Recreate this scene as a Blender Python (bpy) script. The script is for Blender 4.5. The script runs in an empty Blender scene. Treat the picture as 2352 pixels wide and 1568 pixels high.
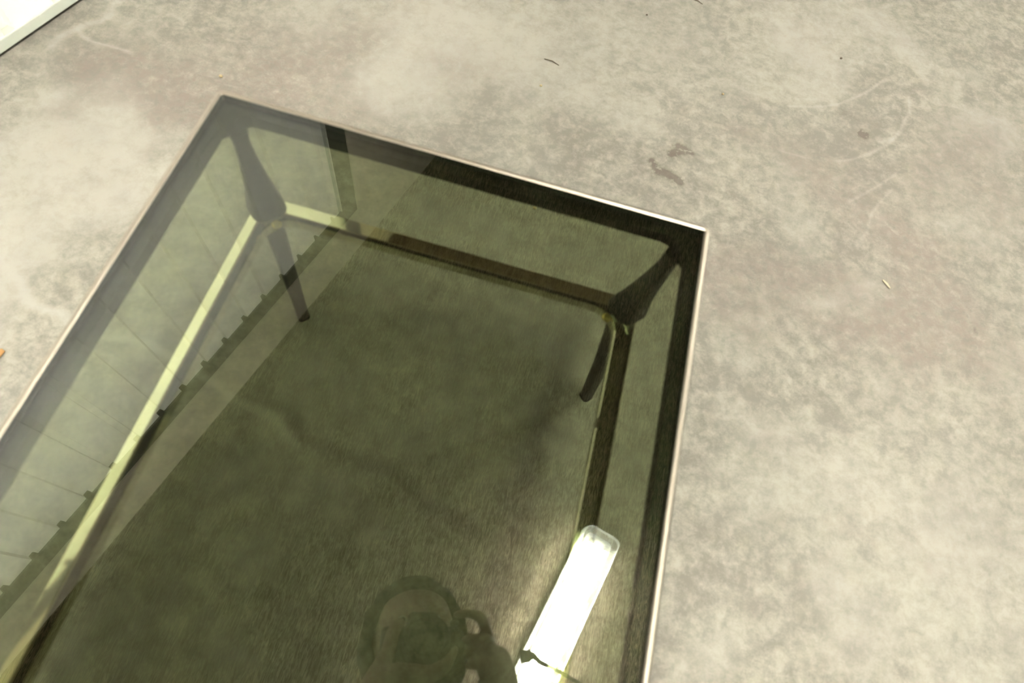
import bpy, bmesh, math, random
import numpy as np
from mathutils import Vector, Matrix, noise

random.seed(7)
H = 0.54                      # height of the lens above the table top, in metres; every length below is a multiple of it
C = bpy.context.scene.collection
SC = bpy.context.scene

# ------------------------------------------------------------------ helpers
def link(name, me, m=None, parent=None):
    o = bpy.data.objects.new(name, me); C.objects.link(o)
    if m is not None and not me.materials: me.materials.append(m)
    if parent is not None: o.parent = parent
    return o

def empty(name, loc, label, cat, group=None):
    o = bpy.data.objects.new(name, None); C.objects.link(o); o.location = loc
    o.empty_display_size = .05
    return tag(o, label, cat, group)

def tag(o, label, cat, group=None):
    o['label'] = label; o['category'] = cat
    if group: o['group'] = group
    return o

def struct(o, label=None, cat=None):
    o['kind'] = 'structure'
    if label: o['label'] = label
    if cat: o['category'] = cat
    return o

class MB:
    """collects shapes into ONE mesh"""
    def __init__(s): s.v = []; s.f = []
    def add(s, v, f):
        n = len(s.v); s.v += [Vector(p) for p in v]; s.f += [[i + n for i in q] for q in f]; return s
    def box(s, c, half, R=None):
        v = []
        for z in (-1, 1):
            for y in (-1, 1):
                for x in (-1, 1):
                    p = Vector((x * half[0], y * half[1], z * half[2]))
                    v.append((R @ p if R else p) + Vector(c))
        return s.add(v, [(0, 2, 3, 1), (4, 5, 7, 6), (0, 1, 5, 4), (2, 6, 7, 3), (0, 4, 6, 2), (1, 3, 7, 5)])
    def loft(s, rings, cap=True):
        n = len(rings[0]); v = [p for r in rings for p in r]; f = []
        for k in range(len(rings) - 1):
            for i in range(n):
                j = (i + 1) % n
                f.append((k * n + i, k * n + j, (k + 1) * n + j, (k + 1) * n + i))
        if cap:
            f.append(tuple(range(n))[::-1]); f.append(tuple(range((len(rings) - 1) * n, len(rings) * n)))
        return s.add(v, f)
    def tube(s, pts, radii, n=20, flat=1.0, cap=True):
        pts = [Vector(p) for p in pts]
        if not hasattr(radii, '__len__'): radii = [radii] * len(pts)
        rings = []; ref = None
        for i, p in enumerate(pts):
            d = (pts[min(i + 1, len(pts) - 1)] - pts[max(i - 1, 0)]).normalized()
            if ref is None:
                ref = Vector((0, 0, 1)) if abs(d.z) < .9 else Vector((1, 0, 0))
            a = (ref - d * ref.dot(d)).normalized(); b = d.cross(a); ref = a
            rings.append([p + a * math.cos(2 * math.pi * k / n) * radii[i] * flat + b * math.sin(2 * math.pi * k / n) * radii[i] for k in range(n)])
        return s.loft(rings, cap)
    def sphere(s, c, r, n=16, m=10, R=None):
        if not hasattr(r, '__len__'): r = (r, r, r)
        v = []; f = []
        for j in range(m + 1):
            th = math.pi * j / m
            for i in range(n):
                ph = 2 * math.pi * i / n
                p = Vector((r[0] * math.sin(th) * math.cos(ph), r[1] * math.sin(th) * math.sin(ph), r[2] * math.cos(th)))
                v.append((R @ p if R else p) + Vector(c))
        for j in range(m):
            for i in range(n):
                k = (i + 1) % n
                f.append((j * n + i, (j + 1) * n + i, (j + 1) * n + k, j * n + k))
        return s.add(v, f)
    def mesh(s, name, smooth=True, weld=True):
        me = bpy.data.meshes.new(name); me.from_pydata([tuple(p) for p in s.v], [], s.f)
        bm = bmesh.new(); bm.from_mesh(me)
        if weld: bmesh.ops.remove_doubles(bm, verts=bm.verts, dist=1e-6)
        bmesh.ops.recalc_face_normals(bm, faces=bm.faces)
        bm.to_mesh(me); bm.free()
        if smooth:
            for p in me.polygons: p.use_smooth = True
        me.update(); return me
    def build(s, name, m, parent=None, smooth=True, bevel=0, loc=None, autosmooth=False):
        me = s.mesh(name, smooth)
        if smooth and autosmooth:
            bm = bmesh.new(); bm.from_mesh(me)
            for e in bm.edges:
                if len(e.link_faces) == 2 and e.calc_face_angle(0) > .6: e.smooth = False
            bm.to_mesh(me); bm.free()
        o = link(name, me, m, parent)
        if loc is not None:
            for v in me.vertices: v.co -= Vector(loc)
            o.location = loc
        if bevel:
            b = o.modifiers.new('bevel', 'BEVEL'); b.width = bevel; b.segments = 3; b.limit_method = 'ANGLE'
        return o

# ------------------------------------------------------------------ materials
def mat(name, col=(.5, .5, .5), rough=.5, metal=0.0, spec=None):
    m = bpy.data.materials.new(name); m.use_nodes = True
    b = m.node_tree.nodes['Principled BSDF']
    b.inputs['Base Color'].default_value = (*col, 1); b.inputs['Roughness'].default_value = rough
    b.inputs['Metallic'].default_value = metal
    if spec is not None: b.inputs['Specular IOR Level'].default_value = spec
    return m

class NT:
    def __init__(s, m): s.t = m.node_tree; s.n = s.t.nodes; s.bsdf = s.n.get('Principled BSDF'); s.out = s.n.get('Material Output')
    def new(s, typ, **kw):
        n = s.n.new(typ)
        for k, v in kw.items():
            if k in n.inputs.keys() and not hasattr(n, k): n.inputs[k].default_value = v
            else: setattr(n, k, v)
        return n
    def l(s, a, b): s.t.links.new(a, b)
    def math(s, op, a, b=None, clamp=False):
        n = s.n.new('ShaderNodeMath'); n.operation = op; n.use_clamp = clamp
        for i, x in enumerate((a, b)):
            if x is None: continue
            if isinstance(x, (int, float)): n.inputs[i].default_value = x
            else: s.l(x, n.inputs[i])
        return n.outputs[0]
    def mix(s, fac, a, b, blend='MIX'):
        n = s.n.new('ShaderNodeMix'); n.data_type = 'RGBA'; n.blend_type = blend; n.clamp_factor = True
        for sock, x in ((n.inputs[0], fac), (n.inputs[6], a), (n.inputs[7], b)):
            if isinstance(x, (int, float)): sock.default_value = x
            elif isinstance(x, tuple): sock.default_value = (*x, 1)
            else: s.l(x, sock)
        return n.outputs[2]
    def noise(s, vec, scale, detail=4, rough=.55, dist=0):
        n = s.n.new('ShaderNodeTexNoise'); n.inputs['Scale'].default_value = scale; n.inputs['Detail'].default_value = detail
        n.inputs['Roughness'].default_value = rough; n.inputs['Distortion'].default_value = dist
        if vec is not None: s.l(vec, n.inputs['Vector'])
        return n.outputs['Fac']
    def ramp(s, x, lo, hi):
        n = s.n.new('ShaderNodeMapRange'); n.inputs[1].default_value = lo; n.inputs[2].default_value = hi; n.clamp = True
        n.interpolation_type = 'SMOOTHSTEP'
        s.l(x, n.inputs[0]); return n.outputs[0]
    def bump(s, h, strength, dist):
        n = s.n.new('ShaderNodeBump'); n.inputs['Strength'].default_value = strength; n.inputs['Distance'].default_value = dist
        s.l(h, n.inputs['Height']); s.l(n.outputs[0], s.bsdf.inputs['Normal'])

def m_concrete():
    m = mat('worn_concrete', (.5, .47, .38), .75, spec=.25); t = NT(m)
    geo = t.new('ShaderNodeNewGeometry'); P = geo.outputs['Position']
    att = t.new('ShaderNodeAttribute', attribute_name='wear_light'); sep = t.new('ShaderNodeSeparateColor'); t.l(att.outputs['Color'], sep.inputs[0])
    sm = t.new('ShaderNodeAttribute', attribute_name='smudge')
    n1 = t.noise(P, 7 / H * .54, 6, .62); n2 = t.noise(P, 34, 5, .65, .3); n3 = t.noise(P, 120, 4, .7); n4 = t.noise(P, 420, 2, .6)
    # light / grey mottle driven by the wear and brightening map and broken up by the noises
    k = t.math('ADD', t.math('MULTIPLY', t.math('SUBTRACT', n1, .5), 1.0), t.math('MULTIPLY', t.math('SUBTRACT', n2, .5), 3.5))
    k = t.math('ADD', k, t.math('MULTIPLY', t.math('SUBTRACT', n3, .5), 1.7))
    k = t.math('ADD', k, t.math('MULTIPLY', t.math('SUBTRACT', n4, .5), 1.2))
    k = t.math('ADD', k, .52)
    k = t.math('ADD', k, t.math('MULTIPLY', sep.outputs[2], .5))
    k = t.math('SUBTRACT', k, t.math('MULTIPLY', sep.outputs[0], .65))
    k = t.math('MINIMUM', t.math('MAXIMUM', k, 0.0), 1.25)
    grey, cream = CONC['grey'], CONC['cream']
    col = t.mix(t.math('MULTIPLY', k, .8), grey, cream)
    # brown pink wear
    n5 = t.noise(P, 60, 5, .7, .4); pk = t.math('MULTIPLY', sep.outputs[1], t.ramp(n5, .3, .68))
    col = t.mix(t.math('MULTIPLY', pk, .95), col, CONC['pink'])
    n7 = t.noise(P, 15, 3, .6); col = t.mix(t.math('MULTIPLY', t.ramp(n7, .55, .75), .22), col, CONC['pink'])
    n8 = t.noise(P, 26, 4, .6); col = t.mix(t.math('MULTIPLY', t.ramp(n8, .52, .72), .20), col, CONC['yellow'])
    col = t.mix(t.math('MULTIPLY', sep.outputs[2], .45), col, CONC['dust_light'])
    n6 = t.noise(P, 90, 3, .6); smk = t.math('MULTIPLY', sm.outputs['Fac'], t.ramp(n6, .36, .50), True)
    col = t.mix(t.math('MULTIPLY', smk, .8), col, CONC['smudge'])
    # tiny dark pits
    v = t.new('ShaderNodeTexVoronoi', Scale=55.0); t.l(P, v.inputs['Vector'])
    pit = t.math('MULTIPLY', t.ramp(v.outputs['Distance'], .10, .02), t.ramp(n2, .55, .7)); col = t.mix(t.math('MULTIPLY', pit, .3), col, CONC['smudge'])
    t.l(col, t.bsdf.inputs['Base Color'])
    t.bump(t.math('ADD', n3, t.math('MULTIPLY', n4, .5)), .12, .002)
    return m

_k = .47
CONC = {n: tuple(x * _k for x in v) for n, v in dict(grey=(.350, .325, .268), cream=(.625, .59, .49), pink=(.415, .345, .29), yellow=(.62, .59, .44), dust_light=(.68, .65, .575), smudge=(.22, .185, .145)).items()}
M = {}
M['concrete'] = m_concrete()

def m_glass():
    m = bpy.data.materials.new('smoked_green_glass'); m.use_nodes = True; t = NT(m)
    t.n.remove(t.bsdf)
    geo = t.new('ShaderNodeNewGeometry')
    d = t.new('ShaderNodeVectorMath', operation='DOT_PRODUCT'); t.l(geo.outputs['Incoming'], d.inputs[0]); t.l(geo.outputs['Normal'], d.inputs[1])
    c = t.math('ABSOLUTE', d.outputs['Value'])
    f = t.math('POWER', t.math('SUBTRACT', 1.0, c, True), 5.0)
    f = t.math('ADD', t.math('MULTIPLY', f, 1 - GLASS['f0']), GLASS['f0'])
    tr = t.new('ShaderNodeBsdfTransparent'); tr.inputs[0].default_value = (*[math.sqrt(x) for x in GLASS['tint']], 1)
    gl = t.new('ShaderNodeBsdfGlossy'); gl.inputs['Roughness'].default_value = 0.0; gl.inputs[0].default_value = (1, 1, 1, 1)
    mx = t.new('ShaderNodeMixShader'); t.l(f, mx.inputs[0]); t.l(tr.outputs[0], mx.inputs[1]); t.l(gl.outputs[0], mx.inputs[2])
    t.l(mx.outputs[0], t.out.inputs[0]); return m
GLASS = dict(f0=.061, tint=(.305, .346, .218))
M['glass'] = m_glass()

def m_wood():
    m = mat('dark_wenge_wood', (.014, .011, .008), .42); t = NT(m)
    tc = t.new('ShaderNodeTexCoord'); mp = t.new('ShaderNodeMapping'); mp.inputs['Scale'].default_value = (60, 60, 6); t.l(tc.outputs['Object'], mp.inputs[0])
    n = t.noise(mp.outputs[0], 1.0, 5, .6, .6)
    t.l(t.mix(t.ramp(n, .3, .7), (.010, .008, .006), (.024, .019, .013)), t.bsdf.inputs['Base Color']); return m
M['wood'] = m_wood()
def m_brass():
    m = mat('pale_polished_brass', (.93, .88, .73), .16, 1.0); t = NT(m)
    tc = t.new('ShaderNodeTexCoord'); n = t.noise(tc.outputs['Object'], 60, 4, .6)
    r = t.math('ADD', t.math('MULTIPLY', n, .03), .03); t.l(r, t.bsdf.inputs['Roughness']); return m
M['brass'] = m_brass()
M['rim'] = mat('satin_champagne_metal', (.34, .30, .245), .42, 1.0)
M['bolt'] = mat('yellow_brass_bolt', (.85, .66, .25), .3, 1.0)
M['felt'] = mat('black_rubber', (.012, .011, .010), .8)

def m_cladding():
    m = mat('white_coated_steel', (.83, .81, .75), .38); t = NT(m)
    geo = t.new('ShaderNodeNewGeometry'); n = t.noise(geo.outputs['Position'], 4, 4, .6)
    t.l(t.mix(t.ramp(n, .3, .75), (.92, .905, .865), (.88, .865, .81)), t.bsdf.inputs['Base Color']); return m
M['clad'] = m_cladding()
M['channel'] = mat('grey_green_base_channel', (.50, .53, .46), .4)
M['dark_trim'] = mat('dark_trim_paint', (.06, .06, .05), .6)
M['pale_trim'] = mat('pale_trim', (.7, .7, .62), .4)
def m_plaster(name, a, b):
    m = mat(name, a, .85); t = NT(m)
    geo = t.new('ShaderNodeNewGeometry'); n = t.noise(geo.outputs['Position'], 6, 6, .65)
    t.l(t.mix(t.ramp(n, .3, .7), a, b), t.bsdf.inputs['Base Color'])
    t.bump(t.noise(geo.outputs['Position'], 40, 5, .6), .3, .004); return m
M['plaster'] = m_plaster('brown_grey_plaster', (.62, .55, .44), (.50, .44, .345))
M['room'] = m_plaster('dim_grey_plaster', (.30, .28, .23), (.24, .22, .18))

def m_ceiling():
    """fibrous boards: long strands lying roughly along the lamp"""
    m = mat('fibrous_ceiling_board', (.4, .33, .25), .95, spec=.1); t = NT(m)
    geo = t.new('ShaderNodeNewGeometry'); mp = t.new('ShaderNodeMapping')
    mp.inputs['Rotation'].default_value = (0, 0, math.radians(24)); mp.inputs['Scale'].default_value = (105, 15, 40)
    t.l(geo.outputs['Position'], mp.inputs[0])
    w = t.noise(mp.outputs[0], 1.0, 7, .72, 1.6)
    w2 = t.noise(geo.outputs['Position'], 22, 6, .7, .8)
    big = t.noise(geo.outputs['Position'], 1.6, 3, .5)
    s = t.ramp(w, .38, .66)
    col = t.mix(s, (.13, .10, .07), (.68, .56, .41))
    col = t.mix(t.math('MULTIPLY', t.ramp(w2, .45, .7), .5), col, (.13, .10, .07))
    col = t.mix(t.math('MULTIPLY', t.ramp(big, .56, .72), .55), col, (.36, .34, .29))
    t.l(col, t.bsdf.inputs['Base Color'])
    t.bump(t.math('ADD', t.math('MULTIPLY', w, 1.0), t.math('MULTIPLY', w2, .5)), .9, .03)
    return m
M['ceiling'] = m_ceiling()

def m_emit(name, col, s):
    m = bpy.data.materials.new(name); m.use_nodes = True; t = NT(m); t.n.remove(t.bsdf)
    e = t.new('ShaderNodeEmission'); e.inputs[0].default_value = (*col, 1); e.inputs[1].default_value = s
    t.l(e.outputs[0], t.out.inputs[0]); return m
LAMP = dict(tube=120.0)
M['tube'] = m_emit('fluorescent_tube', (1.0, .975, .91), LAMP['tube'])
M['tray'] = mat('white_lamp_tray', (.74, .75, .72), .5)
M['cap'] = mat('lamp_end_cap', (.16, .16, .14), .5)
def m_cover():
    m = bpy.data.materials.new('clear_ribbed_diffuser'); m.use_nodes = True; t = NT(m); t.n.remove(t.bsdf)
    tr = t.new('ShaderNodeBsdfTransparent'); tr.inputs[0].default_value = (.97, .98, .96, 1)
    tl = t.new('ShaderNodeBsdfTranslucent'); tl.inputs[0].default_value = (.9, .92, .88, 1)
    df = t.new('ShaderNodeBsdfDiffuse'); df.inputs[0].default_value = (.85, .88, .83, 1)
    a = t.new('ShaderNodeMixShader'); a.inputs[0].default_value = .5; t.l(tl.outputs[0], a.inputs[1]); t.l(df.outputs[0], a.inputs[2])
    tc = t.new('ShaderNodeTexCoord'); sx = t.new('ShaderNodeSeparateXYZ'); t.l(tc.outputs['Object'], sx.inputs[0])
    fac = t.math('ADD', t.math('MULTIPLY', t.ramp(sx.outputs['Z'], -.079, -.064), .36), .15)
    mx = t.new('ShaderNodeMixShader'); t.l(fac, mx.inputs[0]); t.l(tr.outputs[0], mx.inputs[1]); t.l(a.outputs[0], mx.inputs[2])
    t.l(mx.outputs[0], t.out.inputs[0]); return m
M['cover'] = m_cover()
M['clip'] = mat('steel_clip', (.45, .45, .42), .4, .6)

M['glass_edge'] = mat('ground_glass_edge', (.02, .03, .018), .6)

FILL_LAMPS = [('added twin tube ceiling lamp, out of view, farther down the room', -2.6, 5.3),
               ('added twin tube ceiling lamp, out of view, behind the photographer', -.70, -2.95)]  # unseen copies of the lamp, added to brighten wall and floor
SR = .026; FSTOP = 4.5; EXPO = 2.1

# ------------------------------------------------------------------ room frame: n points at the clad wall, t runs along it
U2 = Vector((.26015, .96557)); N2 = Vector((-.96557, .26015))
def room(n, t, z): return Vector((N2.x * n + U2.x * t, N2.y * n + U2.y * t, z))
ROT = Matrix(((-N2.x, U2.x, 0), (-N2.y, U2.y, 0), (0, 0, 1)))        # columns: away from the wall, along the wall, up
def rbox(mb, n0, n1, t0, t1, z0, z1):
    """box in room coordinates, all in units of H"""
    c = room((n0 + n1) / 2 * H, (t0 + t1) / 2 * H, (z0 + z1) / 2 * H)
    return mb.box(c, (abs(n1 - n0) / 2 * H, abs(t1 - t0) / 2 * H, abs(z1 - z0) / 2 * H), ROT)

ZC = 5.134        # ceiling height
NB = 2.420        # plaster face behind the cladding
# ---- floor: one fine mesh whose wear and brightening map is painted per vertex
PINK = [(-1.74, 1.54, 0.091, 0.7), (-1.603, 1.441, 0.098, 0.8), (-1.469, 1.358, 0.087, 0.8), (-1.344, 1.286, 0.076, 0.7), (-1.275, 1.311, 0.086, 0.6), (-1.583, 1.531, 0.128, 0.6), (-1.442, 1.587, 0.278, 0.8), (-1.737, 1.565, 0.166, 0.7), (-1.494, 1.359, 0.139, 0.8), (-1.357, 1.412, 0.141, 0.8), (-1.249, 1.893, 0.241, 0.6), (-1.05, 1.844, 0.238, 0.5), (-0.775, 1.982, 0.247, 0.6), (-1.134, 1.543, 0.201, 0.7), (-0.768, 1.806, 0.216, 0.5), (-0.77, 1.568, 0.166, 0.3), (1.059, 2.013, 0.208, 0.8), (0.982, 2.081, 0.106, 0.5), (1.11, 2.28, 0.111, 0.5), (1.628, 2.22, 0.285, 0.7), (1.797, 1.997, 0.187, 0.3), (1.384, 1.768, 0.176, 0.6), (0.986, 1.511, 0.164, 0.6), (1.375, 1.52, 0.237, 0.7), (1.503, 1.682, 0.153, 0.5), (1.239, 1.372, 0.087, 0.7), (1.223, 1.432, 0.107, 0.4), (1.337, 1.348, 0.087, 0.6), (0.812, 1.356, 0.122, 0.5), (0.648, 1.359, 0.087, 0.6), (0.884, 1.536, 0.11, 0.5), (1.483, 1.33, 0.121, 0.6), (1.543, 1.242, 0.118, 0.5), (1.77, 1.259, 0.102, 0.6), (1.743, 1.64, 0.113, 0.3), (1.003, 0.424, 0.039, 0.5), (1.232, 0.465, 0.052, 0.6), (1.399, 0.561, 0.054, 0.4), (1.043, 0.327, 0.019, 0.6), (1.178, 0.358, 0.038, 0.4), (1.452, 1.707, 0.115, 0.5), (1.297, 1.913, 0.122, 0.4), (0.715, 1.343, 0.104, 0.4)]
DARK = [(-1.765, 1.554, 0.092, 0.4), (-1.632, 1.464, 0.089, 0.4), (-1.481, 1.364, 0.087, 0.4), (-1.366, 1.299, 0.077, 0.4), (-1.6, 1.596, 0.148, 0.3), (-0.421, 1.771, 0.214, 0.45), (-0.237, 1.676, 0.209, 0.5), (-0.538, 1.587, 0.148, 0.3), (0.049, 1.806, 0.177, 0.3), (0.201, 1.657, 0.151, 0.35), (0.268, 2.111, 0.128, 0.3), (0.348, 2.647, 0.219, 0.4), (0.541, 2.191, 0.196, 0.3), (0.992, 2.366, 0.227, 0.4), (1.207, 2.395, 0.137, 0.45), (1.264, 2.185, 0.109, 0.5), (1.299, 2.029, 0.084, 0.5), (0.892, 1.684, 0.172, 0.3), (0.763, 1.557, 0.111, 0.3), (0.64, 1.137, 0.114, 0.3), (0.917, 0.977, 0.085, 0.7), (1.068, 1.011, 0.044, 0.7), (1.159, 1.05, 0.064, 0.6), (1.198, 0.997, 0.039, 0.6), (0.766, 0.957, 0.093, 0.3), (0.706, 0.321, 0.162, 0.35), (1.004, 0.399, 0.051, 0.4), (0.959, 0.255, 0.085, 0.4), (1.101, 0.245, 0.073, 0.4), (0.806, 0.679, 0.056, 0.4), (1.074, 0.762, 0.087, 0.3), (1.656, 0.92, 0.122, 0.3), (1.375, 0.641, 0.07, 0.35), (1.51, 2.978, 0.157, 0.3), (1.843, 3.083, 0.161, 0.4), (-1.856, 1.566, 0.092, 0.6), (-1.807, 1.791, 0.078, 0.4), (-1.941, 1.656, 0.075, 0.4), (-0.48, 0.341, 0.188, 0.1), (0.159, 0.836, 0.059, 0.3), (1.466, 1.02, 0.095, 0.3), (0.737, 0.521, 0.067, 0.3), (1.655, 0.481, 0.079, 0.15), (-1.722, 1.476, 0.108, 0.3)]
LIGHT = [(1.095, 0.525, 0.308, 0.12), (1.444, 0.619, 0.305, 0.12), (0.907, 0.265, 0.195, 0.1), (1.7, 1.057, 0.255, 0.15), (0.946, 0.719, 0.214, 0.15), (-1.192, 2.109, 0.191, 0.5), (-0.673, 2.245, 0.33, 0.5), (-0.432, 2.205, 0.262, 0.5), (-0.553, 1.916, 0.142, 0.5), (-0.189, 2.222, 0.263, 0.4), (0.137, 2.559, 0.238, 0.3), (0.14, 1.888, 0.141, 0.5), (0.301, 1.901, 0.121, 0.4), (0.598, 2.187, 0.109, 0.4), (0.942, 2.625, 0.145, 0.7), (1.165, 2.992, 0.21, 0.6), (1.359, 2.978, 0.183, 0.5), (1.481, 2.813, 0.152, 0.5), (1.747, 2.981, 0.157, 0.4), (1.764, 2.447, 0.139, 0.6), (0.781, 1.776, 0.098, 0.4), (1.035, 1.567, 0.074, 0.5), (1.778, 1.816, 0.158, 0.4), (1.503, 1.682, 0.029, 0.6), (0.768, 1.107, 0.113, 0.4), (0.824, 0.802, 0.176, 0.2), (1.235, 0.845, 0.268, 0.2), (1.583, 0.945, 0.185, 0.2), (-0.212, 2.324, 0.584, 0.3), (0.639, 2.589, 0.623, 0.25), (-0.832, 2.15, 0.344, 0.2), (1.233, 0.63, 0.278, 0.15), (1.582, 0.59, 0.274, 0.35), (1.428, 0.327, 0.25, 0.35), (1.023, 0.6, 0.137, 0.3), (0.841, 0.135, 0.07, 0.4), (1.204, 0.236, 0.097, 0.3), (-1.682, 1.287, 0.17, 0.6), (-1.769, 1.189, 0.247, 0.6), (-1.645, 0.879, 0.27, 0.5), (-1.434, 0.954, 0.215, 0.5), (-1.402, 0.617, 0.193, 0.5), (-1.327, 0.311, 0.222, 0.5), (-1.341, 1.063, 0.095, 0.6), (-1.877, 1.484, 0.09, 0.9), (-1.525, 0.777, 0.174, 0.7), (-1.285, 0.789, 0.087, 0.5), (-0.208, 0.275, 0.049, 0.6), (-0.171, 0.443, 0.078, 0.3), (0.894, 2.785, 0.125, 0.5), (1.351, 1.887, 0.05, 0.5)]  # pale patches; broad faint ones beyond and right of the table paint missing light
STROKES = [([(0.849, 2.393), (0.964, 2.413), (1.064, 2.442), (1.165, 2.495), (1.242, 2.554), (1.294, 2.599)], 0.0094, 0.7, 'l'), ([(0.886, 2.453), (0.967, 2.47)], 0.014, 0.4, 'l'), ([(0.876, 2.089), (0.928, 2.09), (0.999, 2.11)], 0.0085, 0.5, 'l'), ([(1.118, 2.164), (1.166, 2.191), (1.24, 2.251), (1.31, 2.323), (1.362, 2.409), (1.405, 2.515), (1.417, 2.569)], 0.0135, 0.7, 'l'), ([(1.265, 2.312), (1.325, 2.355)], 0.0204, 0.8, 'l'), ([(1.159, 1.926), (1.214, 1.981), (1.276, 2.052), (1.325, 2.118), (1.355, 2.166)], 0.0105, 0.5, 'l'), ([(1.127, 1.715), (1.249, 1.863), (1.313, 1.952), (1.351, 2.045)], 0.0123, 0.5, 'l'), ([(-1.86, 1.711), (-1.79, 1.694), (-1.713, 1.68), (-1.62, 1.65)], 0.0171, 1.1, 'l'), ([(-1.945, 1.573), (-1.886, 1.679), (-1.827, 1.796), (-1.837, 1.914)], 0.0255, 0.9, 'l'), ([(-1.627, 0.708), (-1.52, 0.673), (-1.41, 0.63), (-1.306, 0.608), (-1.131, 0.554), (-0.927, 0.504), (-0.713, 0.452), (-0.594, 0.424), (-0.49, 0.399)], 0.0202, 1.5, 'l'), ([(-1.428, 1.629), (-1.371, 1.616), (-1.28, 1.604)], 0.0075, 0.5, 'l'), ([(-0.734, 0.482), (-0.522, 0.445), (-0.297, 0.38), (-0.14, 0.345), (0.003, 0.307), (0.126, 0.284)], 0.0376, 1.0, 'd'), ([(-0.669, 0.473), (-0.522, 0.445), (-0.297, 0.38), (-0.14, 0.345), (0.003, 0.307), (0.099, 0.289)], 0.0326, 0.5, 's'), ([(0.61, 0.091), (0.661, 0.079), (0.724, 0.063)], 0.008, 0.5, 'd'), ([(0.447, 1.825), (0.487, 1.861), (0.523, 1.888)], 0.026, 2.2, 's'), ([(0.469, 1.887), (0.5, 1.903), (0.538, 1.889)], 0.0222, 2.2, 's'), ([(0.365, 1.748), (0.392, 1.722)], 0.025, 2.0, 's'), ([(0.41, 1.71), (0.444, 1.718), (0.491, 1.717)], 0.025, 2.2, 's'), ([(0.386, 1.815), (0.428, 1.834)], 0.0099, 0.7, 's'), ([(1.17, 2.313), (1.192, 2.308)], 0.0224, 4.0, 's'), ([(1.587, 1.408), (1.595, 1.401)], 0.0088, 1.0, 's'), ([(1.06, 2.397), (1.129, 2.386)], 0.032, 0.5, 's')]

def axis(lo, hi, step, far):
    a = list(np.arange(lo, hi + step / 2, step)); return np.array([lo - far, lo - far / 3] + a + [hi + far / 3, hi + far])
def build_floor():
    xs = axis(-2.45, 2.3, .0085, 9.0); ys = axis(-1.0, 3.8, .0085, 9.0)
    X, Y = np.meshgrid(xs, ys); nx, ny = len(xs), len(ys)
    co = np.stack([X.ravel() * H, Y.ravel() * H, np.zeros(X.size)], 1)
    idx = np.arange(nx * ny).reshape(ny, nx)
    q = np.stack([idx[:-1, :-1], idx[:-1, 1:], idx[1:, 1:], idx[1:, :-1]], -1).reshape(-1, 4)
    me = bpy.data.meshes.new('floor'); me.vertices.add(len(co)); me.vertices.foreach_set('co', co.ravel())
    me.loops.add(q.size); me.loops.foreach_set('vertex_index', q.ravel().astype(np.int32))
    me.polygons.add(len(q)); me.polygons.foreach_set('loop_start', np.arange(0, q.size, 4, dtype=np.int32))
    me.update(calc_edges=True); me.validate()
    x, y = X.ravel(), Y.ravel()
    # wobble the domain so that every patch gets a ragged outline
    rng = np.random.RandomState(3)
    wx = np.zeros_like(x); wy = np.zeros_like(x)
    for k in range(26):
        f = 2 ** rng.uniform(2.2, 5.6); a = rng.uniform(0, 2 * np.pi); p = rng.uniform(0, 6.28, 2); A = .28 / f
        s = f * (np.cos(a) * x + np.sin(a) * y); wx += A * np.sin(s + p[0]); wy += A * np.sin(s + p[1])
    xw, yw = x + wx, y + wy
    def blobs(L):
        o = np.zeros_like(x)
        for bx, by, r, w in L:
            d2 = ((xw - bx) ** 2 + (yw - by) ** 2) / (r * r); o = np.maximum(o, 0) ; o += w * np.exp(-d2 * 1.1)
        return np.minimum(o, 1.1)
    R = blobs(DARK); G = blobs(PINK); B = blobs(LIGHT); S = np.zeros_like(x)
    for pts, w, wt, ch in STROKES:
        xa, ya = x + wx * .35, y + wy * .35
        d = np.full_like(x, 9.)
        for (ax, ay), (bx, by) in zip(pts[:-1], pts[1:]):
            vx, vy = bx - ax, by - ay; L2 = vx * vx + vy * vy + 1e-9
            tt = np.clip(((xa - ax) * vx + (ya - ay) * vy) / L2, 0, 1)
            d = np.minimum(d, np.hypot(xa - ax - tt * vx, ya - ay - tt * vy))
        v = wt * np.exp(-(d / (w * .62)) ** 2)
        if ch == 'l': B = np.minimum(B + v * .9, 1.5); R = R * (1 - np.minimum(v, 1) * .7); G = G * (1 - np.minimum(v, 1) * .7)
        elif ch == 'd': R = R + v
        else: S = np.maximum(S, v)
    col = np.stack([R, G, B, np.ones_like(R)], 1).astype(np.float32)
    at = me.attributes.new('wear_light', 'FLOAT_COLOR', 'POINT'); at.data.foreach_set('color', col.ravel())
    a2 = me.attributes.new('smudge', 'FLOAT', 'POINT'); a2.data.foreach_set('value', S.astype(np.float32))
    return struct(link('floor', me, M['concrete']), 'worn cream and grey concrete floor', 'floor')
build_floor()

# ---- walls and ceiling
mb = MB(); rbox(mb, NB, NB + .25, -10, 10, 0, ZC); struct(mb.build('wall_left', M['plaster'], smooth=False))
mb = MB(); rbox(mb, -9.25, -9, -10, 10, 0, ZC); struct(mb.build('wall_right', M['room'], smooth=False))
mb = MB(); rbox(mb, -9.25, NB + .25, 10, 10.25, 0, ZC); struct(mb.build('wall_far', M['room'], smooth=False))
mb = MB(); rbox(mb, -9.25, NB + .25, -10.25, -10, 0, ZC); struct(mb.build('wall_near', M['room'], smooth=False))
mb = MB(); rbox(mb, -9.25, NB + .25, -10.25, 10.25, ZC, ZC + .2); struct(mb.build('ceiling', M['ceiling'], smooth=False))

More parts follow.
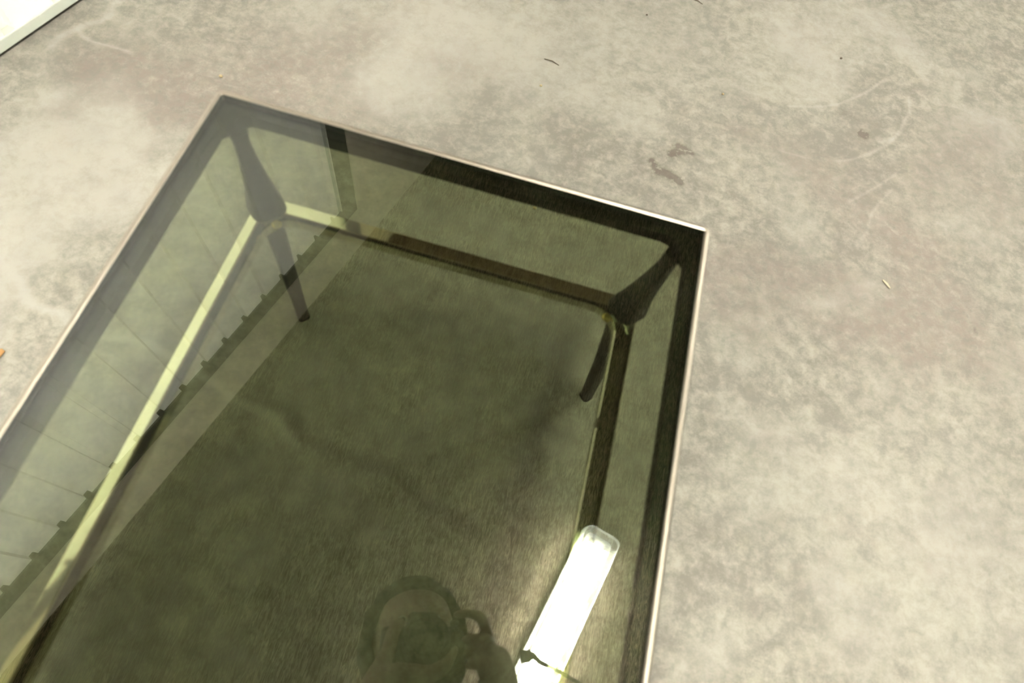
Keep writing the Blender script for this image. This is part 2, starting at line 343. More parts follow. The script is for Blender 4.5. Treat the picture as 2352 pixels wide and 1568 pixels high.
# ---- clad panels: a sheet with shallow vertical channels
def cladding():
    f, g = 2.383, 2.4165           # face and channel floor
    t_end, pitch, first = 2.345, .2215, 2.04
    prof = [(-9.9, f)]
    k = int((9.8 + first) / pitch); ts = sorted(first - i * pitch for i in range(-1, k))
    for t in ts:
        if t > t_end - .06: continue
        prof += [(t - .024, f), (t - .019, g), (t + .019, g), (t + .024, f)]
    prof.append((t_end, f))
    mbx = MB(); v = []; fc = []
    zs = (.058 * H, 4.325 * H)
    for t, n in prof:
        for z in zs:
            p = room(n * H, t * H, z); v.append(p)
    m_ = len(prof)
    for i in range(m_ - 1): fc.append((2 * i, 2 * i + 2, 2 * i + 3, 2 * i + 1))
    nb = len(v)
    for t, n in prof:
        for z in zs: v.append(room((NB - .001) * H, t * H, z))
    for i in range(m_ - 1):
        fc.append((2 * i + 1, 2 * i + 3, nb + 2 * i + 3, nb + 2 * i + 1)); fc.append((2 * i, nb + 2 * i, nb + 2 * i + 2, 2 * i + 2))
    e = 2 * (m_ - 1); fc.append((e, nb + e, nb + e + 1, e + 1))
    mbx.add(v, fc)
    o = mbx.build('wall_panel', M['clad'], smooth=False); struct(o, 'white ribbed metal cladding on the left wall', 'wall cladding')
cladding()
mb = MB(); rbox(mb, 2.378, NB + .0, -9.9, 2.40, .014, .058); struct(mb.build('baseboard_left', M['channel'], smooth=False, bevel=.003))
mb = MB(); rbox(mb, 2.402, NB + .001, -9.9, 2.595, 4.327, 4.558); struct(mb.build('trim_1', M['dark_trim'], smooth=False))
mb = MB(); rbox(mb, 2.386, NB + .001, 2.347, 2.372, 0, 4.325); struct(mb.build('trim_2', M['channel'], smooth=False))
mb = MB(); rbox(mb, 2.375, NB + .001, 2.374, 2.383, 0, 4.327); struct(mb.build('trim_3', M['pale_trim'], smooth=False))
mb = MB(); rbox(mb, 2.395, NB + .001, 2.384, 2.59, 0, 4.328); struct(mb.build('trim_4', M['dark_trim'], smooth=False))
mb = MB(); rbox(mb, 2.385, NB + .001, 2.592, 2.725, 0, 4.326); struct(mb.build('trim_5', M['plaster'], smooth=False, bevel=.004))
mb = MB(); rbox(mb, 2.399, NB + .001, 3.62, 3.645, 0, 4.329); struct(mb.build('trim_6', M['dark_trim'], smooth=False))

# ---- fluorescent lamp
def rrect(hx, hy, r, n=7):
    out = []
    for cx, cy, a0 in ((hx - r, hy - r, 0), (-hx + r, hy - r, 90), (-hx + r, -hy + r, 180), (hx - r, -hy + r, 270)):
        for i in range(n + 1):
            a = math.radians(a0 + 90 * i / n); out.append((cx + r * math.cos(a), cy + r * math.sin(a)))
    return out
DROP = .14
LW, LL = .158 * H, 1.10 * H       # half width, half length
def lamp(label):
    t = empty('ceiling_lamp', (0, 0, 0), label, 'lamp')
    z0 = 0.0
    rr = lambda a, r, z: [(x, y, z) for x, y in rrect(LW * a, LL - LW * (1 - a), r)]
    MB().loft([rr(.70, .02, 0), rr(.70, .02, -.008), rr(.66, .018, -.010)]).build('housing', M['tray'], t, autosmooth=True)
    MB().box((0, 0, -.020), (.026, LL * .93, .010)).build('gear_tray', M['tray'], t, smooth=False, bevel=.003)
    for s in (-1, 1):
        x = s * .034
        MB().tube([(x, -LL * .875, -.048), (x, LL * .875, -.048)], .0125, 16).build('tube', M['tube'], t)
        for e in (-1, 1):
            h = MB(); h.tube([(x, e * LL * .873, -.048), (x, e * LL * .890, -.048)], .0132, 16)
            h.box((x, e * LL * .900, -.034), (.009, .006, .024)); h.box((x, e * LL * .893, -.048), (.016, .003, .004))
            h.build('tube_holder', M['cap'], t, smooth=False)
    # clear cover: rim flange, sides and rounded bottom
    MB().loft([rr(1.0, .034, -.004), rr(1.0, .034, -.014), rr(.96, .032, -.016), rr(.95, .032, -.060), rr(.90, .030, -.076), rr(.80, .02, -.080)], cap=False).add(*(lambda ring: (ring, [tuple(range(len(ring)))]))(rr(.80, .02, -.080))).build('diffuser', M['cover'], t, autosmooth=True)
    for y in (-.82, -.42, 0, .42, .82):
        for s in (-1, 1):
            MB().box((s * LW * 1.012, y * LL, -.012), (.0016, .010, .013)).build('clip', M['clip'], t, smooth=False)
    for y in (-.55, .55):
        MB().tube([(0, y * LL, 0), (0, y * LL, DROP * H - .001)], .003, 10).build('hanger_rod', M['clip'], t)
    return t
lp = lamp('white twin tube fluorescent ceiling lamp mirrored in the glass table top')
LANG = math.atan2(U2.y, U2.x) - math.pi / 2
def lamp_at(o, x, y):
    o.location = (x * H, y * H, (ZC - DROP) * H); o.rotation_euler = (0, 0, LANG)
E1 = Vector((.2298, .2092)) * (ZC - DROP - .15 + .15); ctr = E1 - U2 * (LL / H)
lamp_at(lp, ctr.x, ctr.y)
def copy_tree(o, parent=None):
    c = o.copy(); C.objects.link(c); c.parent = parent
    for ch in list(o.children): copy_tree(ch, c)
    return c
for lab, n, t in FILL_LAMPS:
    c = copy_tree(lp); p = room(n, t, 0); lamp_at(c, p.x, p.y); c['label'] = lab

# ------------------------------------------------------------------ the table
X0, X1, Y0, Y1, ZT = -.700, .319, -1.05, .843, .85
RIM = .014; GT = .013
tb = empty('coffee_table', ((X0 + X1) / 2 * H, (Y0 + Y1) / 2 * H, 0), 'low rectangular table with smoked glass top, dark wooden legs and brass stretchers', 'table')
OFF = Vector(tb.location)
def tpart(mb, name, m, **kw):
    for p in mb.v: p -= OFF
    return mb.build(name, m, tb, **kw)
hx, hy = (X1 - X0) / 2 * H, (Y1 - Y0) / 2 * H; cx, cy = (X0 + X1) / 2 * H, (Y0 + Y1) / 2 * H
mb = MB(); mb.box((cx, cy, (ZT - GT / 2) * H), (hx, hy, GT / 2 * H)); gt = tpart(mb, 'glass_top', M['glass'], smooth=False); gt.data.materials.append(M['glass_edge'])
for p in gt.data.polygons:
    if abs(p.normal.z) < .5: p.material_index = 1
# rounded metal rim around the glass
def ring(off, z, r):
    return [(cx + x, cy + y, z * H) for x, y in rrect(hx + off * H, hy + off * H, r, 5)]
rb = MB()
w = RIM * .85
prof = [(.0004, ZT - GT * 1.0), (.0004, ZT + .0005), (w * .25, ZT + .0022), (w * .5, ZT + .0022), (w * .8, ZT + .0005), (w, ZT - .005), (w, ZT - .030), (.0004, ZT - .030)]
rings = [ring(o_, z_, .002 + (.012 * H) * (o_ / w)) for o_, z_ in prof]
rb.loft(rings + [rings[0]], cap=False); tpart(rb, 'table_rim', M['rim'], autosmooth=True)
# slim wooden rails under the glass
zr1, zr0, rw = ZT - GT - .0006, ZT - GT - .031, .024
for name, a, b, c_, d in (('rail', X0, X0 + rw, Y0, Y1), ('rail', X1 - rw, X1, Y0, Y1), ('rail', X0 + rw, X1 - rw, Y1 - rw, Y1), ('rail', X0 + rw, X1 - rw, Y0, Y0 + rw)):
    mb = MB(); mb.box(((a + b) / 2 * H, (c_ + d) / 2 * H, (zr0 + zr1) / 2 * H), ((b - a) / 2 * H, (d - c_) / 2 * H, (zr1 - zr0) / 2 * H)); tpart(mb, name, M['wood'], smooth=False, bevel=.001)
ZR0, ZR1 = .607, .638; KX, KY = .080, .090     # stretcher ring: underside, top, centre-line inset
def srect(c, r, z, ang, e=.6, n=28):
    out = []
    for i in range(n):
        a = 2 * math.pi * i / n; x = math.copysign(abs(math.cos(a)) ** e, math.cos(a)) * r; y = math.copysign(abs(math.sin(a)) ** e, math.sin(a)) * r
        out.append(((c[0] + x * math.cos(ang) - y * math.sin(ang)) * H, (c[1] + x * math.sin(ang) + y * math.cos(ang)) * H, z * H))
    return out
for sx, sy in ((-1, 1), (1, 1), (1, -1), (-1, -1)):
    ox = X0 if sx < 0 else X1; oy = Y0 if sy < 0 else Y1
    P = lambda ix, iy: (ox - sx * ix, oy - sy * iy)
    ang = math.atan2(sy, sx)
    # upper half flares down to the stretcher ring, lower half runs out to the foot
    st = [(zr0 + .001, .038, .042, .0205), (.79, .046, .052, .0165), (.75, .055, .062, .0190), (.71, .066, .074, .0245), (.675, .076, .085, .0310), (.655, .081, .091, .0365), (ZR1 + .0004, .084, .095, .0400)]
    mb = MB(); mb.loft([srect(P(p_, q_), r, z, ang) for z, p_, q_, r in st]); lg = tpart(mb, 'leg', M['wood'], autosmooth=True)
    st = [(ZR0 - .0004, .090, .104, .0240), (.50, .078, .092, .0225), (.30, .058, .076, .0205), (.012, .038, .062, .0180)]
    mb = MB(); mb.loft([srect(P(p_, q_), r, z, ang) for z, p_, q_, r in st])
    for p in mb.v: p -= OFF
    mb.build('lower_leg', M['wood'], lg, autosmooth=True)
    mb = MB(); mb.loft([srect(P(.038, .062), .019, .0125, ang), srect(P(.038, .062), .019, .0005, ang)])
    for p in mb.v: p -= OFF
    mb.build('foot_pad', M['felt'], lg, autosmooth=True)
    # corner block with a rounded inner face between the two rails
    S = .074; pl = [P(rw, rw), P(S, rw)]
    for k in range(1, 8):
        a_ = math.pi / 2 * k / 8; pl.append(P(S - (S - rw - .018) * math.sin(a_) * .999, S - (S - rw - .018) * math.cos(a_) * .999 - 0))
    pl = [P(rw, rw), P(S, rw)] + [P(S - (S - rw) * .62 * math.sin(math.pi / 2 * k / 8) if k else S, rw + 0 if k == 0 else S - (S - rw) * (1 - .0) + (S - rw) * (1 - math.cos(math.pi / 2 * k / 8)) * .62) for k in range(1, 8)] + [P(rw, S)]
    mb = MB(); mb.loft([[(x * H, y * H, zr0 * H) for x, y in pl], [(x * H, y * H, zr1 * H) for x, y in pl]]); tpart(mb, 'corner_block', M['wood'], smooth=False)
    bp = Vector((*[q * H for q in P(KX + .046, KY + .046)], ZR1 * H)); up = Vector((0, 0, 1))
    mb = MB(); mb.tube([bp + up * .0003, bp + up * .004 * H, bp + up * .007 * H, bp + up * .0075 * H], [.0105 * H, .0105 * H, .008 * H, .004 * H], 18); tpart(mb, 'screw', M['bolt'], autosmooth=True)
# the ring itself: flat-topped brass bar running round under the legs, filleted inside each corner
def ring_line(half_off, z, fil):
    """rounded rectangle; half_off < 0 is the inner side"""
    return [(cx + x, cy + y, z * H) for x, y in rrect(hx - (KX - half_off) * H, hy - (KY - half_off) * H, max(fil, .002), 8)]
BW = .0215; e_ = .0022
sec = [(BW, ZR0 + e_), (BW, ZR1 - e_), (BW - e_, ZR1), (-BW + e_, ZR1), (-BW, ZR1 - e_), (-BW, ZR0 + e_), (-BW + e_, ZR0), (BW - e_, ZR0)]
fil = lambda o_: (.012 if o_ > 0 else .062) * H
rg = [ring_line(o_, z_, fil(o_)) for o_, z_ in sec]
mb = MB(); mb.loft(rg + [rg[0]], cap=False); tpart(mb, 'stretcher_ring', M['brass'], smooth=False)

# ------------------------------------------------------------------ litter on the floor
M['orange'] = mat('orange_scrap', (.50, .27, .10), .6); M['pale_wood'] = mat('pale_chip', (.50, .44, .31), .7); M['twig'] = mat('brown_twig', (.09, .07, .045), .8)
M['crumb'] = mat('yellow_crumb', (.42, .33, .18), .7)
def litter(name, pts, r, m, label, cat, flat=.5):
    mb = MB(); mb.tube([(x * H, y * H, z * H) for x, y, z in pts], [q * H for q in r], 10, flat)
    c = Vector((pts[0][0] * H, pts[0][1] * H, 0)); return tag(mb.build(name, m, loc=c), label, cat)
litter('paper_scrap', [(-1.455, .365, .006), (-1.44, .39, .007), (-1.43, .415, .006)], [.006, .016, .007], M['orange'], 'orange scrap lying on the floor left of the table', 'scrap', .35)
litter('wood_chip', [(1.285, 1.563, .004), (1.30, 1.549, .0045), (1.313, 1.533, .004)], [.003, .0055, .003], M['pale_wood'], 'pale wood chip on the concrete right of the table', 'wood chip')
litter('twig', [(-.185, 2.207, .003), (-.15, 2.203, .006), (-.118, 2.192, .003)], [.0015, .0028, .0012], M['twig'], 'thin brown twig on the floor beyond the far edge of the table', 'twig', .9)
litter('twig', [(.385, 2.853, .003), (.41, 2.849, .005), (.435, 2.838, .003)], [.0016, .0028, .0012], M['twig'], 'dark broken twig near the top edge of the photo', 'twig', .9)
for (x, y, r), lab in (((-1.333, 1.638, .0075), 'yellow crumb on the floor near the table corner closest to the white wall'), ((-.164, 2.05, .006), 'pale crumb on the floor between the twig and the table'), ((-.047, 1.443, .0075), 'yellow crumb on the floor under the far rail of the table'), ((.587, 2.296, .0055), 'tan crumb on the floor beside the dark smudges')):
    mb = MB(); mb.sphere((x * H, y * H, r * .7 * H), (r * H, r * .8 * H, r * .7 * H), 10, 6); tag(mb.build('crumb', M['crumb'], loc=Vector((x * H, y * H, 0))), lab, 'crumb')
for (x, y, r), lab in (((.193, 2.658, .0045), 'small black speck of grit beyond the middle of the table'), ((1.106, 2.736, .0055), 'black speck of grit above the curved scuff marks')):
    mb = MB(); mb.sphere((x * H, y * H, r * .7 * H), (r * H, r * .9 * H, r * .7 * H), 10, 6); tag(mb.build('grit', M['twig'], loc=Vector((x * H, y * H, 0))), lab, 'grit')

# ------------------------------------------------------------------ camera
CAM = Vector((0, 0, 1.85 * H))
XR = Vector((.9624, .2433, .1205)); YU = Vector((-.2715, .8665, .4189)); ZB = XR.cross(YU).normalized(); YU = ZB.cross(XR).normalized(); XR.normalize()
cd = bpy.data.cameras.new('photo_camera'); cd.sensor_width = 36; cd.lens = 36 * 1433 / 2352; cd.clip_start = .005
co = bpy.data.objects.new('photo_camera', cd); C.objects.link(co); SC.camera = co
co.matrix_world = Matrix(((XR.x, YU.x, ZB.x, CAM.x), (XR.y, YU.y, ZB.y, CAM.y), (XR.z, YU.z, ZB.z, CAM.z), (0, 0, 0, 1)))
cd.dof.use_dof = True; cd.dof.focus_distance = 4.6 * H; cd.dof.aperture_fstop = FSTOP
def loc(x, y, z): return CAM + XR * x + YU * y + ZB * z

# ------------------------------------------------------------------ the photographer and the camera in hand
RC = Matrix(((XR.x, YU.x, ZB.x), (XR.y, YU.y, ZB.y), (XR.z, YU.z, ZB.z)))
M['cam_black'] = mat('camera_black', (.030, .030, .030), .55); M['lens_glass'] = mat('lens_glass', (.01, .012, .02), .05); M['strap'] = mat('woven_strap', (.02, .02, .022), .8)
cam = empty('camera', loc(0, 0, .06), 'black photo camera held over the glass top, mirrored beneath the head of the photographer', 'camera')
CO = Vector(cam.location)
def cpart(mb, name, m, **kw):
    for p in mb.v: p -= CO
    return mb.build(name, m, cam, **kw)
def lbox(mb, x0, x1, y0, y1, z0, z1): return mb.box(loc((x0 + x1) / 2, (y0 + y1) / 2, (z0 + z1) / 2), ((x1 - x0) / 2, (y1 - y0) / 2, (z1 - z0) / 2), RC)
mb = MB(); lbox(mb, -.068, .062, -.050, .040, .060, .100); cpart(mb, 'camera_body', M['cam_black'], smooth=False, bevel=.008)
mb = MB(); lbox(mb, .046, .0680, -.045, .030, .0480, .0975); cpart(mb, 'grip', M['cam_black'], smooth=False, bevel=.010)
mb = MB(); lbox(mb, -.026, .026, .034, .064, .058, .104); cpart(mb, 'viewfinder', M['cam_black'], smooth=False, bevel=.009)
mb = MB(); mb.loft([[loc(r * math.cos(2 * math.pi * k / 40), r * math.sin(2 * math.pi * k / 40), z) for k in range(40)] for z, r in ((.0615, .034), (.052, .035), (.036, .035), (.034, .038), (.018, .038), (.014, .036), (.014, .0305), (.023, .0285))]); cpart(mb, 'lens', M['cam_black'], autosmooth=True)
mb = MB(); mb.sphere(loc(0, 0, .0222), (.027, .027, .004), 28, 10, RC); cpart(mb, 'front_element', M['lens_glass'])
mb = MB(); mb.tube([loc(.052, .040, .062), loc(.052, .046, .062)], .007, 16); cpart(mb, 'shutter_button', M['cam_black'])
def ribbon(pts, wdir, half, th):
    mb = MB(); rings = []
    pts = [Vector(p) for p in pts]
    for i, p in enumerate(pts):
        d = (pts[min(i + 1, len(pts) - 1)] - pts[max(i - 1, 0)]).normalized()
        wv = Vector(wdir[i] if isinstance(wdir, list) else wdir); wv = (wv - d * wv.dot(d)).normalized(); nv = d.cross(wv)
        hw = half[i] if isinstance(half, list) else half
        rings.append([p + wv * hw + nv * th, p - wv * hw + nv * th, p - wv * hw - nv * th, p + wv * hw - nv * th])
    return mb.loft(rings)

def at(ux, uy, d):
    """point whose mirror image lies in direction (ux, uy), d below the lens"""
    return Vector((ux * d, uy * d, d - .15 * H))
HD = 1.06 + 0.03
skin_m = mat('skin', (.36, .24, .17), .55); cloth = mat('dark_grey_fleece', (.055, .055, .052), .9); jeans = mat('dark_denim', (.03, .036, .055), .9); shoe_m = mat('black_leather', (.015, .014, .013), .5); hair_m = mat('dark_brown_hair', (.045, .036, .027), .75)

def skinned(name, chains, root=None, sub=2):
    """chains of (point, radius): closed tapering limbs with round joints, to be fused into one skin"""
    mb = MB()
    for ch in chains:
        for k, (p, r) in enumerate(ch):
            mb.sphere(p, r, 20, 14)
            if k:
                q, s = ch[k - 1]
                if (Vector(p) - Vector(q)).length > 1e-4: mb.tube([q, p], [s, r], 20)
    return mb.mesh(name, weld=False)

def fuse(name, meshes, voxel, smooth_it=4):
    """one continuous surface from overlapping closed pieces"""
    bm = bmesh.new()
    for me in meshes: bm.from_mesh(me)
    me = bpy.data.meshes.new(name); bm.to_mesh(me); bm.free()
    o = bpy.data.objects.new(name, me); C.objects.link(o)
    rm = o.modifiers.new('r', 'REMESH'); rm.mode = 'VOXEL'; rm.voxel_size = voxel; rm.use_smooth_shade = True
    if smooth_it:
        s = o.modifiers.new('m', 'SMOOTH'); s.factor = .5; s.iterations = smooth_it
    dg = bpy.context.evaluated_depsgraph_get(); dg.update()
    out = bpy.data.meshes.new_from_object(o.evaluated_get(dg)); C.objects.unlink(o); bpy.data.objects.remove(o)
    bm = bmesh.new(); bm.from_mesh(out); bm.verts.ensure_lookup_table()      # keep the outer skin only
    seen = set(); best = []
    for v in bm.verts:
        if v.index in seen: continue
        st = [v]; seen.add(v.index); comp = []
        while st:
            q = st.pop(); comp.append(q)
            for e in q.link_edges:
                o_ = e.other_vert(q)
                if o_.index not in seen: seen.add(o_.index); st.append(o_)
        if len(comp) > len(best): best = comp
    keep = set(q.index for q in best)
    bmesh.ops.delete(bm, geom=[v for v in bm.verts if v.index not in keep], context='VERTS'); bm.to_mesh(out); bm.free()
    for p in out.polygons: p.use_smooth = True
    return out

# head: looks along the lens axis, crown away from the feet
FW = -ZB; UPH = YU; RT = XR
dh = 2 * H + .262
HC = at(-.0150, -.018, dh)
RH = Matrix(((RT.x, FW.x, UPH.x), (RT.y, FW.y, UPH.y), (RT.z, FW.z, UPH.z)))
def head_mesh():
    mb = MB(); v = []; n, m_ = 56, 44
    for j in range(m_ + 1):
        th = math.pi * j / m_
        for i in range(n):
            ph = 2 * math.pi * i / n
            x, y, z = math.sin(th) * math.cos(ph), math.sin(th) * math.sin(ph), math.cos(th)
            fr = max(0, y)
            jaw = 1 - .22 * max(0, -z) ** 1.3
            px, py, pz = x * .076 * jaw, y * .097 * (1 if y < 0 else 1 - .10 * max(0, -z)), z * .116
            g = lambda a, b, sa, sb: math.exp(-((px - a) / sa) ** 2 - ((pz - b) / sb) ** 2)
            if y > .15:
                py += .026 * g(0, -.022, .013, .020) + .012 * g(0, .002, .009, .026)      # nose
                py -= .012 * (g(.031, .006, .016, .012) + g(-.031, .006, .016, .012))      # eye sockets
                py += .006 * (g(.030, .026, .024, .009) + g(-.030, .026, .024, .009))      # brows
                py += .008 * g(0, -.058, .022, .010) - .004 * g(0, -.060, .024, .0025)     # lips
                py += .012 * g(0, -.095, .022, .016)                                       # chin
            v.append(HC + RH @ Vector((px, py, pz)))
    f = []
    for j in range(m_):
        for i in range(n):
            k = (i + 1) % n; f.append((j * n + i, (j + 1) * n + i, (j + 1) * n + k, j * n + k))
    mb.add(v, f); return mb.mesh('head')
def ear(s):
    mb = MB(); mb.sphere(HC + RH @ Vector((s * .078, -.006, -.004)), (.010, .020, .032), 14, 10, RH); return mb.mesh('ear')

NECK0 = HC + RH @ Vector((0, -.030, -.075)); NECK1 = HC + RH @ Vector((0, -.060, -.165))
SHC = NECK1 + Vector((0, -.03, -.015))
PEL = Vector((.01, -.86, .90)); CH = SHC.lerp(PEL, .32) + Vector((0, 0, .03)); WA = SHC.lerp(PEL, .68) + Vector((0, 0, .03))
SR_ = SHC + Vector((.185, -.010, -.02)); SL_ = SHC + Vector((-.185, -.010, -.02))
HR = at(.1050, -.0137, 1.12)                        # right hand, on the grip
HL = loc(-.060, -.066, .040)                        # left hand, under the lens
ER = Vector((.315, -.33, HR.z - .03)); EL = Vector((-.31, -.36, 1.0))
WR = HR.lerp(ER, .22) + Vector((0, 0, .01)); WL = HL.lerp(EL, .20)
KR, KL = Vector((.12, -.80, .48)), Vector((-.11, -.80, .48)); AR, AL = Vector((.13, -.90, .085)), Vector((-.12, -.90, .085))
HPR, HPL = PEL + Vector((.09, 0, -.04)), PEL + Vector((-.09, 0, -.04))
def flank(d, g):
    o = []
    for s in (-1, 1):
        o.append([(PEL + Vector((s * .055, 0, 0)), .105 + g), (WA + Vector((s * .045, 0, 0)), .098 + g), (CH + Vector((s * .065, 0, 0)), .108 + g), (SHC + Vector((s * .09, 0, -.01)), .072 + g), (SHC + Vector((s * .185, -.01, -.02)), .060 + g)])
    return o
chains = flank(0, 0) + [
    [(PEL, .120), (WA, .112), (CH, .128), (SHC, .085), (NECK1, .058), (NECK0, .055)],
    [(SHC, .095), (SR_, .062), (SR_.lerp(ER, .5), .046), (ER, .040), (ER.lerp(WR, .4), .038), (WR, .027)],
    [(SHC, .095), (SL_, .062), (SL_.lerp(EL, .5), .046), (EL, .040), (EL.lerp(WL, .4), .038), (WL, .027)],
    [(PEL, .125), (HPR, .09), (HPR.lerp(KR, .5), .074), (KR, .056), (KR.lerp(AR, .4), .054), (AR, .038)],
    [(PEL, .125), (HPL, .09), (HPL.lerp(KL, .5), .074), (KL, .056), (KL.lerp(AL, .4), .054), (AL, .038)],
]
def hand(side, W, Hc, knuckles, curl, thumb, wide=1.0):
    """palm with four bent fingers and a thumb; all points in lens coordinates"""
    out = []
    K = [loc(*k) for k in knuckles]; mid = (K[1] + K[2]) / 2
    pm = MB()
    # palm: flattened loft from the wrist to the knuckles
    ax = (mid - W).normalized(); side_v = (K[0] - K[3]).normalized(); nrm = ax.cross(side_v).normalized(); side_v = nrm.cross(ax).normalized()
    rings = []
    for t_, hw, ht in ((-.05, .024, .020), (.15, .029, .020), (.5, .038, .018), (.85, .041, .015), (1.03, .038, .012)):
        c = W.lerp(mid, t_); rings.append([c + side_v * hw * wide * math.cos(a) + nrm * ht * math.sin(a) for a in [2 * math.pi * i / 20 for i in range(20)]])
    pm.loft(rings); out.append(pm.mesh('palm'))
    for k, cu in zip(knuckles, curl):
        pts = [k] + cu
        out.append(skinned('f', [[(W.lerp(loc(*k), .75), .0095)] + [(loc(*p), r) for p, r in zip(pts, (.0098, .0090, .0082, .0070))]], sub=2))
    out.append(skinned('t', [[(W.lerp(mid, .30), .013)] + [(loc(*p), r) for p, r in zip(thumb, (.0125, .0110, .0085))]], sub=2))
    return out
# right hand: palm on the outer end of the grip, fingers folded round its front, index on the shutter
rk = [(.108, .024, .058), (.110, .004, .057), (.110, -.016, .057), (.107, -.034, .059)]
rc = [[(.095, .049, .046), (.073, .0555, .050), (.056, .0565, .058)], [(.099, .004, .0325), (.081, .004, .0300), (.064, .003, .0315)], [(.099, -.016, .0325), (.081, -.017, .0300), (.065, -.018, .0315)], [(.097, -.035, .0335), (.081, -.037, .0310), (.067, -.038, .0325)]]
rt = [(.101, .008, .110), (.078, .022, .1155), (.056, .027, .1135)]
# left hand: cupped under the lens, fingers round the barrel
cyl = lambda deg, r, z: (r * math.cos(math.radians(deg)), r * math.sin(math.radians(deg)), z)
lk = [cyl(228, .066, .012), cyl(228, .066, .028), cyl(228, .066, .043), (-.040, -.0665, .058)]
lc = [[cyl(275, .052, z), cyl(310, .0495, z), cyl(335, .0485, z)] for z in (.017, .0325, .0480)] + [[(-.018, -.0655, .068), (.002, -.0640, .070), (.016, -.0630, .071)]]
lt = [cyl(196, .060, .030), cyl(166, .054, .030), cyl(144, .0515, .032)]
pieces = [skinned('b', chains, sub=2), head_mesh(), ear(1), ear(-1)] + hand(1, WR, HR, rk, rc, rt) + hand(-1, WL, HL, lk, lc, lt, .7)
bm_ = fuse('person', pieces, .0042, 3)
per = empty('person', (0, -.9, 0), 'person in dark clothes leaning over the table with a camera, mirrored dimly in the glass', 'person')
PO = Vector(per.location)
def ppart(name, me, m, parent=None):
    for v in me.vertices: v.co -= PO
    return link(name, me, m, parent or per)
ppart('body', bm_, skin_m)
def grow(ch, d): return [[(p, r + d) for p, r in c] for c in ch]
jk = flank(0, .014) + [[(PEL + Vector((0, -.0, .0)), .136), (WA, .130), (CH, .150), (SHC, .108), (NECK1 + (NECK0 - NECK1) * .1, .072)],
      [(SHC, .108), (SR_, .076), (SR_.lerp(ER, .5), .060), (ER, .054), (ER.lerp(WR, .4), .050), (ER.lerp(WR, .93), .036)],
      [(SHC, .108), (SL_, .076), (SL_.lerp(EL, .5), .060), (EL, .054), (EL.lerp(WL, .4), .050), (EL.lerp(WL, .93), .036)]]
ppart('jacket', fuse('jacket', [skinned('j', jk)], .009, 3), cloth)
tr = [[(PEL, .134), (HPR, .100), (HPR.lerp(KR, .5), .086), (KR, .070), (KR.lerp(AR, .5), .066), (AR + Vector((0, 0, -.01)), .056)], [(PEL, .134), (HPL, .100), (HPL.lerp(KL, .5), .086), (KL, .070), (KL.lerp(AL, .5), .066), (AL + Vector((0, 0, -.01)), .056)]]
ppart('trousers', fuse('trousers', [skinned('t', tr)], .009, 3), jeans)
for A in (AR, AL):
    mb = MB(); rings = []
    for yy, hw, top in ((-.075, .024, .060), (-.06, .036, .085), (0, .040, .095), (.06, .042, .070), (.12, .047, .050), (.165, .040, .042), (.185, .022, .030)):
        rings.append([(A.x + hw * math.cos(a), A.y + yy, .001 + (top * .5) * (1 + max(-1, 1.5 * math.sin(a)) if math.sin(a) < 0 else 1 + math.sin(a))) for a in [2 * math.pi * i / 24 for i in range(24)]])
    mb.loft(rings); ppart('shoe', mb.mesh('shoe'), shoe_m)
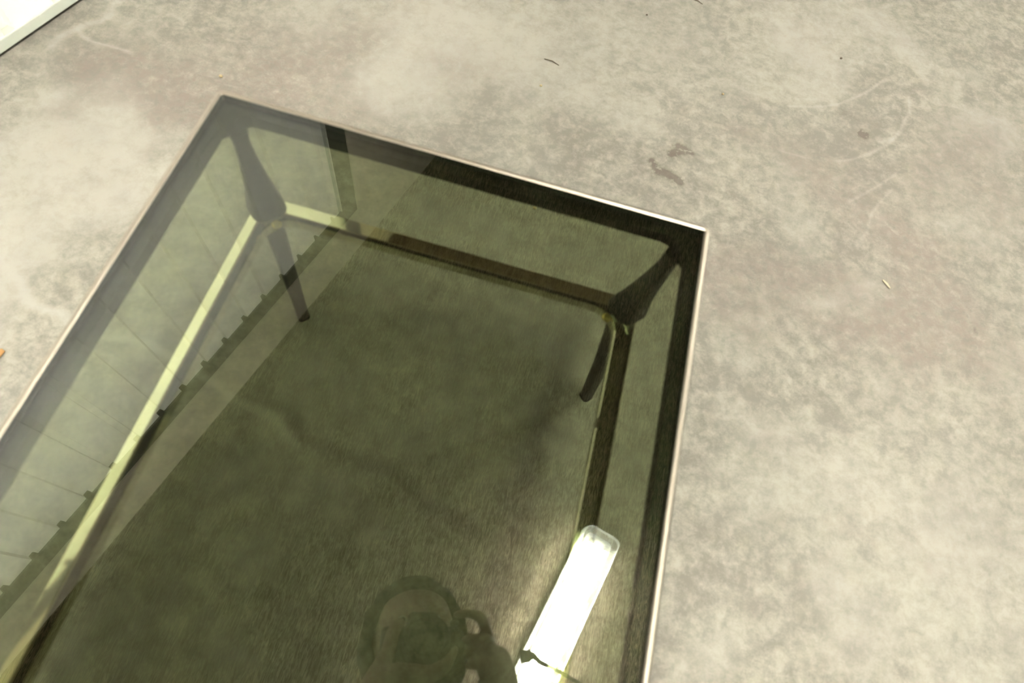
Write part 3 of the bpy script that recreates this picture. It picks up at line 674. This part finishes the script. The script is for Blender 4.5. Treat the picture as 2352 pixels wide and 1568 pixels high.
# hair: thick shell over crown, back and sides, open at the face
def hair():
    mb = MB(); v = []; f = []; n, m_ = 64, 36; keep = {}
    for j in range(m_ + 1):
        th = math.pi * .72 * j / m_
        for i in range(n):
            ph = 2 * math.pi * i / n; d = Vector((math.sin(th) * math.cos(ph), math.sin(th) * math.sin(ph), math.cos(th)))
            b = 1 + .05 * noise.noise(d * 5) + .025 * noise.noise(d * 17)
            v.append(HC + RH @ Vector((d.x * .104 * b, d.y * .112 * b - .012, d.z * .128 * b)))
    for j in range(m_):
        for i in range(n):
            k = (i + 1) % n; ph = 2 * math.pi * (i + .5) / n; th = math.pi * .72 * (j + .5) / m_
            if math.sin(ph) > .30 and math.cos(th) < .52: continue
            f.append((j * n + i, (j + 1) * n + i, (j + 1) * n + k, j * n + k))
    mb.add(v, f); return mb.mesh('hair')
ho = ppart('hair', hair(), hair_m); so = ho.modifiers.new('thick', 'SOLIDIFY'); so.thickness = .02; so.offset = -1
for s in (-1, 1):
    mb = MB(); mb.sphere(HC + RH @ Vector((s * .031, .0745, .006)), .0105, 16, 12); eo = ppart('eye', mb.mesh('eye'), M.setdefault('eye_white', mat('eye_white', (.55, .53, .5), .2)))
    mb = MB(); mb.sphere(HC + RH @ Vector((s * .031, .0818, .005)), (.0052, .0040, .0052), 14, 10, RH); ppart('iris', mb.mesh('iris'), hair_m, eo)
# neck strap: from the lug past the lamp's mirror image and up round the neck
d1 = 1.13
S_ = [(.1164, -.0063), (.1373, .0012), (.1494, .0053), (.1576, .0068), (.1666, .0015), (.1836, -.0012), (.2006, -.0044), (.2280, -.0108)]
sp = [at(*S_[1], d1), at(*S_[2], d1), at(*S_[3], d1), at(*S_[4], d1), at(*S_[5], d1), at(*S_[6], d1), at(*S_[7], d1 + .01), SR_ + Vector((.03, .15, -.03)), SR_ + Vector((-.02, .12, .04)), NECK0 + RT * .115 + FW * .02]
wd = [Vector((.1, 1, 0))] * 3 + [Vector((.5, .8, 0))] * 4 + [Vector((.8, .5, .3))] * 3
hw = [.010, .009, .005, .0035, .0030, .0030, .0035, .008, .012, .014]
mb = ribbon(sp, wd, hw, .0012); cpart(mb, 'neck_strap', M['strap'], smooth=False)

# ------------------------------------------------------------------ ambient light and colour management
w_ = bpy.data.worlds.new('dim_room_air'); SC.world = w_; w_.use_nodes = True
w_.node_tree.nodes['Background'].inputs[0].default_value = (.9, .92, 1, 1); w_.node_tree.nodes['Background'].inputs[1].default_value = .02
vs_ = SC.view_settings; vs_.view_transform = 'Standard'; vs_.look = 'None'; vs_.gamma = 1; vs_.use_curve_mapping = False; vs_.exposure = EXPO
SC.cycles.max_bounces = 14; SC.cycles.transparent_max_bounces = 24; SC.cycles.sample_clamp_indirect = 0
